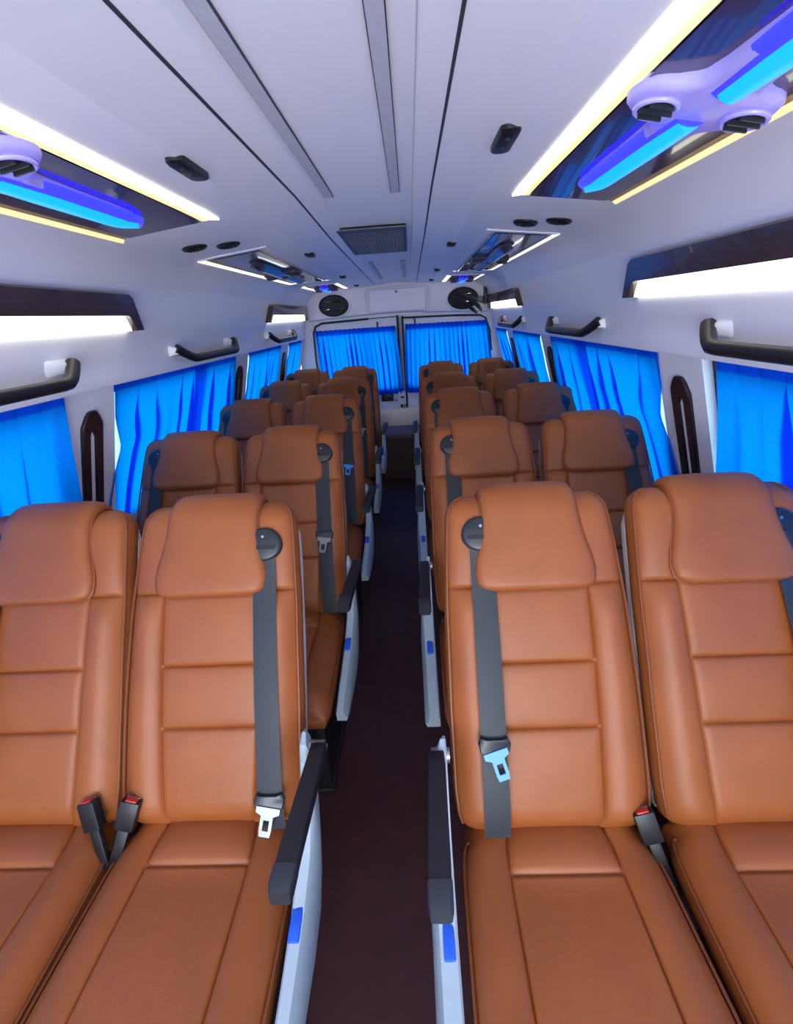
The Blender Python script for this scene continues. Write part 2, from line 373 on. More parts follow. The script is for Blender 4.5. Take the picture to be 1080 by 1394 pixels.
def backrest_mesh():
    ts = [0, .004, .01, .02, .035, .06, .09, .12, .16, .19]
    for s_ in SE: ts += [s_ - .022, s_ - .010, s_ - .005, s_ - .0025, s_, s_ + .0025, s_ + .005, s_ + .010, s_ + .022]
    ts += [.25, .27, .31, .33, .42, .45, .48, .5, .575, .60, .62, .65, .68, .70, .713, .723, .733, .741, .748, .754, .759, .7635, .7665, .76785]
    ts = sorted(set(round(t, 5) for t in ts))
    loops = []
    for t in ts:
        w_ = wback(t); xs_ = xseam(t); k = thick(t); lp = []
        for v in VV:
            av = abs(v)
            x = xs_ * av / 0.5 if av < 0.5 else xs_ + (w_ - xs_) * (av - 0.5) / 0.5
            x = min(x, w_) * (1 if v >= 0 else -1)
            edge = (1 - min(1, abs(x) / w_) ** 9) ** 0.5
            lp.append(bp(x, t, k * (0.002 + (HT - .002) * edge + front_feat(v, t) * min(1, edge * 1.3))))
        for v in (1, .97, .88, .6, .2, -.2, -.6, -.88, -.97, -1):
            x = w_ * v; edge = (1 - abs(v) ** 6) ** .5 if abs(v) < 1 else 0
            lp.append(bp(x, t, -k * (0.012 + 0.036 * edge)))
        loops.append(lp)
    mb = MB(); mb.loft(loops); return mb
def flap_hw(q):      # q 0 at front hem .. 1 over the top
    return interp([(0, .122), (.02, .130), (.07, .138), (.16, .142), (.28, .138), (.42, .128), (.55, .121), (.7, .117), (1, .117), (2, .114)], q)
def flap_path(n=44):
    P = []; t0 = SE[2] - 0.012; tc = LB - 0.055; front = tc - t0
    L1 = front; arc = pi * 0.055; L2 = 0.12; tot = L1 + arc + L2
    lst = [0, .0015, .005, .011, .02] + [0.035 + (tot - 0.035) * i / n for i in range(n + 1)]
    for d in lst:
        if d <= L1: P.append((d, t0 + d, HT + 0.004, 0))
        elif d <= L1 + arc:
            a = (d - L1) / 0.055; P.append((d, tc, 0, a))
        else: P.append((d, tc - (d - L1 - arc), -HT - 0.004, 0))
    return P, L1 + arc / 2
def flap_pt(x, P, off):
    d, t, nn, a = P
    if a: return bp(x, t + (0.056 + off) * sin(a), (HT + 0.004 + off) * cos(a) )
    return bp(x, t, nn + (off if nn > 0 else -off))
def flap_mesh():
    P, top = flap_path(); loops = []; edgeL = []; edgeR = []
    vs_ = [-1, -.992, -.975, -.94, -.88, -.7, -.4, 0, .4, .7, .88, .94, .975, .992, 1]
    for p in P:
        q = p[0] / top; hw = flap_hw(q)
        k = min(1, (p[0] / 0.018)) ; k = sqrt(max(0, 1 - (1 - k) ** 2)) if k < 1 else 1
        hw = hw - 0.020 * (1 - k) - (0.012 * (1 - min(1, p[0] / 0.012)))
        lp = [flap_pt(hw * v, p, 0.006 + 0.022 * k * (1 - abs(v) ** 10) ** .5 + 0.002 * k * cos(v * 1.4)) for v in vs_]
        lp += [flap_pt(hw * v, p, -0.004) for v in reversed(vs_)]
        loops.append(lp)
        edgeL.append(flap_pt(-hw, p, 0.006)); edgeR.append(flap_pt(hw, p, 0.006))
    mb = MB(); mb.loft(loops)
    # hem goes across the front lower edge
    p0 = P[0]; hw0 = flap_hw(0) - 0.032
    hem = [flap_pt(x, p0, 0.004) for x in (-hw0, -.05, 0, .05, hw0)]
    path = list(reversed(edgeL)) + hem[1:-1] + edgeR
    return mb, path
def cushion_mesh():
    LC = 0.50
    us = [-.04, -.036, -.028, -.015, 0, .003, .01, .025, .05, .075, .082, .0865, .09, .0935, .098, .11, .14, .2, .26, .32, .38, .42, .45, .47, .485, .495, .5]
    loops = []
    for u in us:
        w_ = interp([(0, .200), (.03, .212), (.1, .216), (.3, .220), (.45, .221), (.5, .210)], u)
        k = 1.0
        if u > LC - 0.06: k = sqrt(max(0.02, 1 - ((u - LC + 0.06) / 0.06) ** 2))
        if u < -.02: k = 0.75 + 0.25 * (u + .04) / 0.02
        lp = []
        xs_ = w_ * 0.54
        for v in VV:
            av = abs(v); x = xs_ * av / 0.5 if av < 0.5 else xs_ + (w_ - xs_) * (av - 0.5) / 0.5
            x = min(x, w_) * (1 if v >= 0 else -1)
            e_ = (1 - min(1, abs(x) / w_) ** 8) ** .5
            f = -0.006 * gs(av - .5, .012)
            if av < .5:
                f -= 0.007 * gs(u - .0865, .0045)
                if u < .0865: f += 0.014 * sin(pi * max(0, u + .04) / .1265) ** .6 * (1 - (av / .5) ** 6)
                else: f -= 0.006 * min(1, (u - .0865) / .02) * (1 - (av / .5) ** 6); f += .006 * sin(pi * (u - .0865) / .42)
            else:
                q = (av - .5) / .5; f += .012 * sin(pi * min(1, q * 1.1))
            z = 0.415 + k * (0.062 * e_ + 0.002 + f * e_) + 0.02 * u
            lp.append((x, -u + 0.012, z))
        for v in (1, .9, .5, 0, -.5, -.9, -1): lp.append((w_ * v * (.98), -u + 0.012, 0.40 - k * 0.03 * (1 - abs(v) ** 4)))
        loops.append(lp)
    mb = MB(); mb.loft(loops)
    pipe = []
    U = [0.004, .02, .05, .1, .2, .3, .4, .46, .49]
    def cp(sg, u):
        w_ = interp([(0, .200), (.03, .212), (.1, .216), (.3, .220), (.45, .221), (.5, .210)], u)
        return (sg * w_ * .985, -u + .012, 0.415 + 0.035 * (1 if u < .44 else max(.2, 1 - (u - .44) / .06)) + 0.02 * u)
    pipe = [cp(-1, u) for u in reversed(U)] + [cp(1, u) for u in U]
    return mb, pipe

def make_seat(name, bs, aisle):
    """bs: side (+1/-1 in x) of the belt; aisle seats carry the armrest and shroud on that side too"""
    root = empty(name, (0, 0, 0))
    if not meshes:
        meshes['back'] = backrest_mesh().build('backrest', LEATHER, root, angle=75)
        f, path = flap_mesh(); meshes['flap'] = f.build('headrest_pillow', LEATHER, root, angle=75)
        mb = MB(); mb.tube(path, 0.0034, 6); meshes['fpipe'] = mb.build('piping', PIPE, meshes['flap'])
        c, pp = cushion_mesh(); meshes['cush'] = c.build('seat_cushion', LEATHER, root, angle=75)
        mb = MB(); mb.tube(pp, 0.0034, 6); meshes['cpipe'] = mb.build('piping', PIPE, meshes['cush'])
        # piping round the front edge of the backrest
        path = []
        T = [0.015 + (LB - .035 - .015) * i / 30 for i in range(31)] + [LB - .02, LB - .01, LB - .004]
        for t in T: path.append(bp(-wback(t) * .975, t, thick(t) * .030))
        top = [(x, bp(x, LB - .001, .004)) for x in (-.10, 0, .10)]
        path += [p for _, p in top]
        for t in reversed(T): path.append(bp(wback(t) * .975, t, thick(t) * .030))
        mb = MB(); mb.tube(path, 0.0034, 6); meshes['bpipe'] = mb.build('piping', PIPE, meshes['back'])
        # plastic shell behind the backrest
        loops = []
        for t in [0.02, .05, .2, .4, .6, .68, .72]:
            w_ = min(wback(t) - .004, .216) + (.003 if t < .7 else -.01)
            lp = [bp(w_ * v, t, -.020 - (0 if abs(v) == 1 else 0)) for v in (-1, -.5, 0, .5, 1)]
            lp += [bp(w_ * v, t, -.062 + .022 * abs(v) ** 6) for v in (1, .9, .5, 0, -.5, -.9, -1)]
            loops.append(lp)
        mb = MB(); mb.loft(loops); meshes['shell'] = mb.build('back_shell', SHELLBACK, root, angle=50)
        # steel base under the cushion
        mb = MB()
        for x in (-.15, .15): mb.box((x, -.22, .20), (.04, .30, .40), bev=.006)
        mb.box((0, -.22, .355), (.34, .40, .03), bev=.004); mb.box((0, -.22, .012), (.36, .34, .024), bev=.004)
        meshes['base'] = mb.build('base_frame', BLACK, root)
    else:
        for k, par in (('back', None), ('flap', None), ('cush', None), ('shell', None), ('base', None)):
            c = copy_tree(meshes[k], root)
    # belt guide : D-shaped escutcheon
    tG = 0.650 if bs > 0 else 0.664; gx = bs * (0.134 if bs > 0 and aisle else 0.122); gend = bs * ((0.160 if bs > 0 else 0.132) if aisle else .130)
    nG = HT + 0.011
    gd = empty_mesh = None
    mb = MB(); lo = []
    outline = [(0.047 * cos(a), 0.046 * sin(a) if sin(a) > 0 else 0.040 * sin(a)) for a in [2 * pi * i / 28 for i in range(28)]]
    for d, sc in ((-.014, 1.0), (.004, 1.0), (.010, .95), (.013, .82)): lo.append([bp(gx + a * sc, tG + b * sc, nG + d) for a, b in outline])
    mb.loft(lo); gd = mb.build('belt_guide', GUIDE, root, angle=50)
    mb = MB(); mb.prism([(-.031, -.006), (.031, -.006), (.034, .0), (.031, .005), (-.031, .005), (-.034, 0)], lambda a, b, d: bp(gx + a, tG + b - .004, nG + d), .010, .0150); mb.build('slot', CAVITY, gd, smooth=False)
    mb = MB(); mb.tube([bp(gx, tG + .022, nG + .010), bp(gx, tG + .022, nG + .0155)], .0035, 10); mb.build('rivet', STEEL, gd)
    # webbing
    tL = 0.16
    ts_ = [tG - .006, tG - .02, .60, .5, .4, .3, .2, .13, .08, .03, 0.012, 0.002]
    rows = []
    for side in (0, 1):
        pass
    lo = []
    for t in ts_:
        q = 1 - t / tG; x = lerp(gx, gend, q); off = interp([(-.02, .004), (.0, .018), (.06, .034), (.3, .030), (.5, .020), (.56, .012), (.61, .013), (tG - .02, .022), (tG, .026)], t)
        hw = .0285
        nn = HT + off
        lo.append([bp(x - hw, t, nn - .0012), bp(x, t, nn + .0008), bp(x + hw, t, nn - .0012), bp(x + hw, t, nn - .0035), bp(x, t, nn - .0015), bp(x - hw, t, nn - .0035)])
    mb = MB(); mb.loft(lo); mb.build('belt_webbing', WEB, root, angle=60)
    # latch: black carrier with metal tongue, origin on its own so that it can slide on the webbing
    la = bpy.data.objects.new('belt_latch', None)
    cx = bs * 0.130
    def lp_(a, b, d): return (a, b * TV[0] + d * NV[0], b * TV[1] + d * NV[1])
    mb = MB(); out = [(-.036, .010), (-.030, .022), (-.018, .018), (.018, .018), (.030, .022), (.036, .010), (.032, -.008), (.020, -.014), (-.020, -.014), (-.032, -.008)]
    mb.loft([[lp_(a * s_, b * s_, d) for a, b in out] for d, s_ in ((-.004, .96), (0, 1), (.008, 1), (.011, .93))])
    la = mb.build('belt_latch', GUIDE, root, angle=50); la.location = bp(cx, 0, 0)
    to = MB()
    R = lambda a, b, an: (a * cos(an) - b * sin(an), a * sin(an) + b * cos(an))
    tilt = 0.28 * (1 if bs < 0 else -.6)
    def tp(a, b, d): a, b = R(a, b + .006, tilt); return lp_(a, b - .006, d)
    pl = [(-.027, -.004), (.027, -.004), (.027, -.016), (.014, -.022), (.014, -.060), (.011, -.064), (-.011, -.064), (-.014, -.060), (-.014, -.022), (-.027, -.016)]
    # ring faces around the hole
    hole = [(-.007, -.030), (.007, -.030), (.007, -.050), (-.007, -.050)]
    def quad(P, d0=.011, d1=.0145): to.prism(P, tp, d0, d1)
    quad([(-.027, -.004), (-.027, -.016), (-.014, -.022), (-.014, -.030), (.014, -.030), (.014, -.022), (.027, -.016), (.027, -.004)])
    quad([(-.014, -.030), (-.014, -.052), (-.007, -.052), (-.007, -.030)]); quad([(.007, -.030), (.007, -.052), (.014, -.052), (.014, -.030)])
    quad([(-.014, -.052), (-.012, -.064), (.012, -.064), (.014, -.052)])
    to.build('tongue', STEEL, la, smooth=False)
    # buckle on the other side
    bk = MB(); hx = -bs * 0.206
    mxr = Matrix.Rotation(math.radians(18 * bs), 4, 'Y') @ Matrix.Rotation(math.radians(-22), 4, 'X')
    def bt(p): v = mxr @ Vector(p); return (hx + v.x, -.040 + v.y, .46 + v.z)
    for c, d, bv in (((0, 0, .095), (.044, .026, .066), .004), ((0, 0, .02), (.026, .014, .10), .003)):
        t_ = MB(); t_.box(c, d, bev=bv); bk.add([bt(p) for p in t_.v], t_.f)
    bko = bk.build('buckle', BLACK, root)
    t_ = MB(); t_.box((0, -.002, .127), (.026, .015, .007), bev=.002); MB().add([bt(p) for p in t_.v], t_.f).build('release_button', RED, bko)
    t_ = MB(); t_.box((0, .0085, .1265), (.030, .005, .007), bev=.001); MB().add([bt(p) for p in t_.v], t_.f).build('slot_plate', STEEL, bko)
    if aisle:
        sx = bs
        # armrest
        mb = MB(); AX = (lambda y: sx * interp([(-.25, .262), (.0, .279)], y)) if sx > 0 else (lambda y: sx * interp([(-.25, .266), (0, .259)], y))
        lo = []
        for y, zt, h_, w_ in ((.035, .700, .018, .015), (.03, .706, .026, .0175), (.0, .708, .030, .0185), (-.19, .704, .034, .0200), (-.220, .700, .034, .0200), (-.224, .690, .028, .018)):
            P = rrect(-w_, w_, -h_ / 2, h_ / 2, .006, 3); lo.append([(AX(y) + a, y, zt - h_ / 2 + b) for a, b in P])
        mb.loft(lo); ar = mb.build('armrest', ARMB, root, angle=50)
        mb = MB(); lo = []
        for y, zt, h_, w_ in ((-.220, .7035, .036, .0212), (-.250, .6995, .036, .0212), (-.262, .694, .030, .018)):
            P = rrect(-w_, w_, -h_ / 2, h_ / 2, .006, 3); lo.append([(AX(y) + a, y, zt - h_ / 2 + b) for a, b in P])
        mb.loft(lo); mb.build('end_cap', GUIDE, ar, angle=50)
        mb = MB(); mb.tube([(AX(0) - sx * .03, .045, .675), (AX(0) + sx * .010, .045, .675)], .016, 14); mb.tube([(AX(0) + sx * .010, .045, .675), (AX(0) + sx * .015, .045, .675)], .007, 10)
        mb.build('pivot', STEEL, root)
        # shroud: side profile (y, z), bulging outwards
        top = [(.075, .700), (.055, .712), (.030, .700), (.005, .64), (-.03, .575), (-.09, .525), (-.18, .485), (-.28, .462), (-.38, .446), (-.45, .425)]
        bot = [(.070, .60), (.050, .55), (.03, .50), (-.0, .45), (-.04, .405), (-.10, .37), (-.18, .35), (-.28, .35), (-.38, .36), (-.445, .385)]
        mb = MB(); lo = []
        for i, ((ya, za), (yb, zb)) in enumerate(zip(top, bot)):
            th = interp([(0, .010), (2, .018), (5, .030), (9, .027)], i); xi = sx * .236; th += 0 if sx > 0 else .010 * min(1, i / 4); xo = sx * (.236 + th + .004); 
            lo.append([(xi, ya, za - .004), (xi + sx * .004, ya, za), (xi + sx * (th - .004), ya, za - .002), (xo, ya - .002, za - .02), (xo + sx * .006, lerp(ya, yb, .5), lerp(za, zb, .5)), (xo, yb, zb), (xi, yb, zb)])
        mb.loft(lo); sh = mb.build('side_shroud', SHROUD, root, angle=40)
        mb = MB(); bxm = Matrix.Rotation(math.radians(8), 4, 'X')
        mb.box((sx * (.248 if sx > 0 else .254), -.190, .481), (.022, .056, .012), mx=bxm, bev=.003); tag(mb.build('recline_button', BLUEB, sh))
    return root
meshes = {}
seat_src = {}
T_L = [1.19, 2.045, 2.905, 3.755, 4.60]; T_R = [1.16, 2.01, 2.885, 3.68, 4.59]
ORD = ['nearest row', 'second row', 'third row', 'fourth row', 'last row']
BASE = {}
latch_t = {('LA', 0): .065, ('RA', 0): .195, ('LA', 1): .30, ('RA', 1): .27, ('LA', 2): .34, ('RA', 2): .2, ('LA', 3): .36, ('RA', 3): .3, ('LA', 4): .3, ('RA', 4): .3}
first = {}
for key, bs, aisle, xc, T in (('LA', 1, True, -0.417, T_L), ('RA', -1, True, 0.383, T_R), ('LW', -1, False, -0.862, T_L), ('RW', 1, False, 0.843, T_R)):
    src = make_seat('passenger_seat', bs, aisle)
    cxs = []
    for r in range(5):
        o = src if r == 0 else copy_tree(src)
        o.location = (xc, T[r] - .385, 0.0)
        side = 'left' if key[0] == 'L' else 'right'
        where = 'just %s of the aisle' % side if key[1] == 'A' else 'against the %s window curtains' % side
        extra = {('LA', 0): ', silver belt tongue', ('RA', 0): ', bright blue belt tongue'}.get((key, r), '')
        tag(o, 'tan leather seat in the %s, %s%s' % (ORD[r], where, extra), 'seat', 'passenger seats')
        tl = latch_t.get((key, r), .2)
        for ch in o.children:
            if ch.name.startswith('belt_latch'):
                p = bp(lerp(*((.160, .134) if key == 'LA' else (.132, .122)), tl / .655) * bs, tl, HT + .034); ch.location = p
                if (key, r) in (('RA', 0), ('LA', 2)):
                    for g in ch.children:
                        g.data = g.data.copy(); g.data.materials.clear(); g.data.materials.append(BLUELATCH); g['label'] = 'blue belt tongue'
                if r == 0 or key == 'LA':
                    pass
            if key == 'RA' and ch.name.startswith('buckle') or key == 'RW' and ch.name.startswith('buckle'):
                ch.location = (.014, 0, -.030) if key == 'RA' else (0, 0, -.13)

# ------------------------------------------------------------------ CURTAINS
def curtain(s, a, b, ea, eb, folds, seed, label, group, off=0.0, zt=1.420, zb=0.82):
    rnd = random.Random(seed); ph = [rnd.uniform(0, 6.28) for _ in range(4)]
    n = int(max(60, folds * 16)); m_ = 26; rows = []
    for j in range(m_ + 1):
        q = j / m_; z = lerp(zt, zb, q)
        ya = a + interp(ea, q); yb = b + interp(eb, q); row = []
        for i in range(n + 1):
            p = i / n
            amp = lerp(.006, .017, min(1, q * 3)) * (0.6 + .4 * sin(p * 9 + ph[0]))
            wv = sin(2 * pi * folds * p + .8 * sin(p * 7 + ph[1]) + .25 * sin(q * 5 + ph[2])) + .35 * sin(2 * pi * folds * 2.3 * p + ph[3]) * (1 - q)
            d = .004 + off + amp * (1 - wv) * .62 - .020 * min(1, q * 2.2) * min(1, p * 7, (1 - p) * 7)
            row.append((s * (LO(s) + wx(max(z, ZB)) - d), lerp(ya, yb, p) + .36 * (yb - ya) / folds * cos(2 * pi * folds * p + .8 * sin(p * 7 + ph[1])) * min(1, .3 + q * 2.5) * (.75 + .6 * sin(p * 13 + ph[3])) * min(1, p * 12, (1 - p) * 12), z))
        rows.append(row)
    rows.insert(0, [(x, y, zt + .004) for x, y, z in rows[0]])
    hem = [[(x + s * .004, y, z) for x, y, z in r] for r in rows[:3]]
    mb = MB(); mb.grid(rows); mb.grid(hem); o = mb.build('curtain', CURT, fixn=False, angle=80)
    # hem casing at the top with the rail in it
    mb = MB(); mb.tube([(s * (LO(s) + wx(zt) + .012), lerp(a + .01, b - .01, k / 6) , zt - .004) for k in range(7)], .004, 6); mb.build('rail', BLACK, o)
    return tag(o, label, 'curtain', group)
Z0 = [(0, 0), (1, 0)]
flare = lambda d: [(0, 0), (.3, d * .35), (.6, d), (1, d * 1.7)]
notch = lambda d: [(0, 0), (.2, 0), (.40, d * .5), (.52, 0), (.7, -d * .5), (1, -d)]
for s, nm in ((-1, 'left'), (1, 'right')):
    G = 'blue curtains on the %s side windows' % nm
    e1 = 1.475 if s < 0 else 1.40
    curtain(s, -0.35, 0.64, Z0, Z0, 8, 11 + s, 'bright blue curtain on the nearest %s window, its half next to the camera' % nm, G)
    curtain(s, 0.61, e1, Z0, flare(.06), 8, 21 + s, 'bright blue curtain on the nearest %s window, ending at the first pillar' % nm, G, .012)
    curtain(s, 1.775 if s < 0 else 1.76, 2.60, notch(.075), flare(-.02), 6, 31 + s, 'bright blue curtain, nearer half of the second %s window' % nm, G)
    curtain(s, 2.43, 3.03, flare(-.02), flare(.05), 5, 41 + s, 'bright blue curtain, farther half of the second %s window' % nm, G, .022)
    curtain(s, 3.37, 3.85, notch(.05), Z0, 4, 51 + s, 'bright blue curtain, nearer half of the third %s window' % nm, G)
    curtain(s, 3.82, 4.24, Z0, flare(-.03), 4, 61 + s, 'bright blue curtain, farther half of the third %s window' % nm, G)
    curtain(s, 4.53, 5.06, Z0, flare(-.10), 4, 71 + s, 'bright blue curtain on the rearmost %s window by the rear door' % nm, G)
def rear_curtain(x0, x1, ea, eb, zt0, zt1, zb0, zb1, folds, seed, label):
    rnd = random.Random(seed); ph = [rnd.uniform(0, 6.28) for _ in range(6)]
    n = folds * 14; m_ = 26; rows = []
    for j in range(m_ + 1):
        q = j / m_; row = []
        for i in range(n + 1):
            p = i / n; zt = lerp(zt0, zt1, p); zb = lerp(zb0, zb1, p)
            amp = lerp(.007, .020, min(1, q * 2.5)) * (.65 + .35 * sin(p * 11 + ph[0]))
            wv = sin(2 * pi * folds * p + 1.4 * sin(p * 8 + ph[1]) + .5 * sin(q * 4 + ph[2])) + .4 * sin(2 * pi * folds * 1.9 * p + ph[3]) * (1 - q)
            row.append((lerp(x0 + interp(ea, q), x1 + interp(eb, q), p) + .34 * (x1 - x0) / folds * cos(2 * pi * folds * p + 1.4 * sin(p * 8 + ph[1])) * (.7 + .7 * sin(p * 17 + ph[5])) * min(1, .4 + q * 2) * min(1, p * 14, (1 - p) * 14), YR - .045 - amp * wv, lerp(zt, zb, q) + (.003 * sin(2 * pi * folds * p) if j == 0 else 0)))
        rows.append(row)
    mb = MB(); mb.grid(rows); mb.grid([[(x, y + .004, z) for x, y, z in r] for r in rows[:3]]); mb.grid([[(x, y + .004, z) for x, y, z in r] for r in rows[-3:]]); o = mb.build('curtain', CURT, fixn=False, angle=80)
    mb = MB(); mb.tube([(lerp(x0, x1, k / 6), YR - .028, lerp(zt0, zt1, k / 6) - .012) for k in range(7)], .004, 6); mb.build('rail', BLACK, o)
    for k in (.78,) if x0 < 0 else (.12,):
        xh = lerp(x0, x1, k); mb = MB(); mb.box((xh, YR - .03, lerp(zt0, zt1, k) + .02), (.018, .03, .06), bev=.003); mb.build('rail_hook', GUIDE, o)
    return tag(o, label, 'curtain', 'blue curtains on the rear doors')
rear_curtain(-.855, -.03, [(0, 0), (1, .02)], [(0, 0), (.5, .03), (1, .045)], 1.497, 1.500, .80, .815, 17, 3, 'bright blue gathered curtain over the left rear door window')
rear_curtain(.07, .90, [(0, 0), (.5, -.02), (1, -.03)], [(0, 0), (.4, .03), (1, .075)], 1.508, 1.500, .815, .80, 18, 4, 'bright blue gathered curtain over the right rear door window')

# ------------------------------------------------------------------ PILLAR TRIMS
for s, nm in ((-1, 'left'), (1, 'right')):
    for i, (yc, od) in enumerate(((1.635, 'first'), (3.19, 'second'), (4.385, 'third'))):
        root = empty('pillar_trim', (s * 1.06, yc, .90), 'black inverted-U belt slot trim on the %s pillar along the %s wall' % (od, nm), 'pillar trim', 'black pillar trims')
        W_ = .058; zt = 1.355
        outer = [(-W_ * .92, .90), (-W_, 1.29), (-W_ * .97, 1.305), (-W_ * .62, 1.338), (-W_ * .35, 1.352), (0, 1.355), (W_ * .35, 1.352), (W_ * .62, 1.338), (W_ * .97, 1.310), (W_, 1.295), (W_ * .92, .90)]
        inner = [(-.014, .90), (-.014, 1.10), (-.014, 1.262), (-.012, 1.274), (-.006, 1.282), (0, 1.285), (.006, 1.282), (.012, 1.274), (.014, 1.262), (.014, 1.10), (.014, .90)]
        f = lambda a, b, d: (s * (LO(s) + wx(max(b, ZB)) - d) - s * 1.06, a, b - .90)
        mb = MB(); lo = [[f(a, b, -.002) for a, b in outer], [f(a, b, .007) for a, b in outer], [f(a * .93, b - .003, .012) for a, b in outer], [f(a * 1.3, b + .002, .011) for a, b in inner], [f(a * 1.15, b, .006) for a, b in inner], [f(a, b, -.002) for a, b in inner]]
        mb.loft(lo, cap=False, closed=False); mb.build('surround', TRIMB, root, angle=35)
        mb = MB(); mb.prism([(-.0135, .90), (-.0135, 1.262), (0, 1.284), (.0135, 1.262), (.0135, .90)], f, .0005, .003); mb.build('slot_face', SHELL, root, smooth=False)

# ------------------------------------------------------------------ GRAB HANDLES
for s, nm in ((-1, 'left'), (1, 'right')):
    for i, (ya, yb, od) in enumerate(((.74 if s < 0 else .68, 1.52 if s < 0 else 1.42, 'nearest'), (2.20, 2.97, 'second'), (3.72, 4.52, 'farthest'))):
        root = empty('grab_handle', (s * .95, (ya + yb) / 2, 1.50), 'black bowed grab handle on white mounts, %s one on the %s wall' % (od, nm), 'grab handle', 'grab handles above the windows')
        hl = (yb - ya) / 2
        P = []; R_ = []
        for k in range(25):
            p = -1 + 2 * k / 24; e_ = max(0, (abs(p) - .72) / .28)
            P.append((-s * (.060 - .040 * e_ ** 1.4), p * hl * .97, -.030 + .052 * e_ ** 1.5)); R_.append(.019 + .002 * e_)
        mb = MB(); mb.tube(P, R_, 12); mb.build('grip', BLACK, root)
        for sg in (-1, 1):
            mb = MB(); lo = []
            for xo, h_, l_, dy, zo in ((-.012, .026, .050, -.02, .012), (.006, .020, .040, -.012, .012), (.018, .016, .026, -.002, .010), (.026, .012, .016, 0, .008)):
                lo.append([(-s * xo, sg * (hl * .93 + dy) + a, zo + b) for a, b in rrect(-l_, l_, -h_, h_, min(h_, l_) * .4, 4)])
            mb.loft(lo); mb.build('mount', SHELL, root, angle=40)

# ------------------------------------------------------------------ SIDE LAMPS
for s, nm in ((-1, 'left'), (1, 'right')):
    for ya, yb, od in ((.42, 1.92, 'near'), (3.68, 5.10, 'far')):
        root = empty('side_lamp', (s * .92, (ya + yb) / 2, 1.67), 'dark trapezoid wall lamp with glowing white diffuser, %s end of the %s wall' % (od, nm), 'wall lamp', 'wall lamps')
        hl = (yb - ya) / 2
        WX = lambda z: interp([(1.58, .936), (1.62, .930), (1.69, .920), (1.735, .908), (1.765, .895)], z)
        f = lambda a, b, d: (s * (WX(b) - d) - s * .92, a, b - 1.67)
        zb, zt = 1.607, 1.735; cl = .02
        outer = [(-hl, zb), (-hl + .07, zt - .012), (-hl + .10, zt), (hl - .10, zt), (hl - .07, zt - .012), (hl, zb)]
        inner = [(-hl + .055, zb), (-hl + .085, zb + .040), (-hl + .105, zb + .052), (hl - .105, zb + .052), (hl - .085, zb + .040), (hl - .055, zb)]
        mb = MB(); mb.loft([[f(a, b, 0) for a, b in outer], [f(a, b, .028) for a, b in outer], [f(a * .99, b - .006 * (b > zb), .036) for a, b in outer], [f(a, b, .034) for a, b in inner], [f(a, b, .004) for a, b in inner]], cap=False, closed=False)
        mb.build('housing', BRONZE, root, angle=35)
        mb = MB(); mb.prism(inner, f, .004, .014); mb.build('diffuser', LEDW, root, smooth=False)

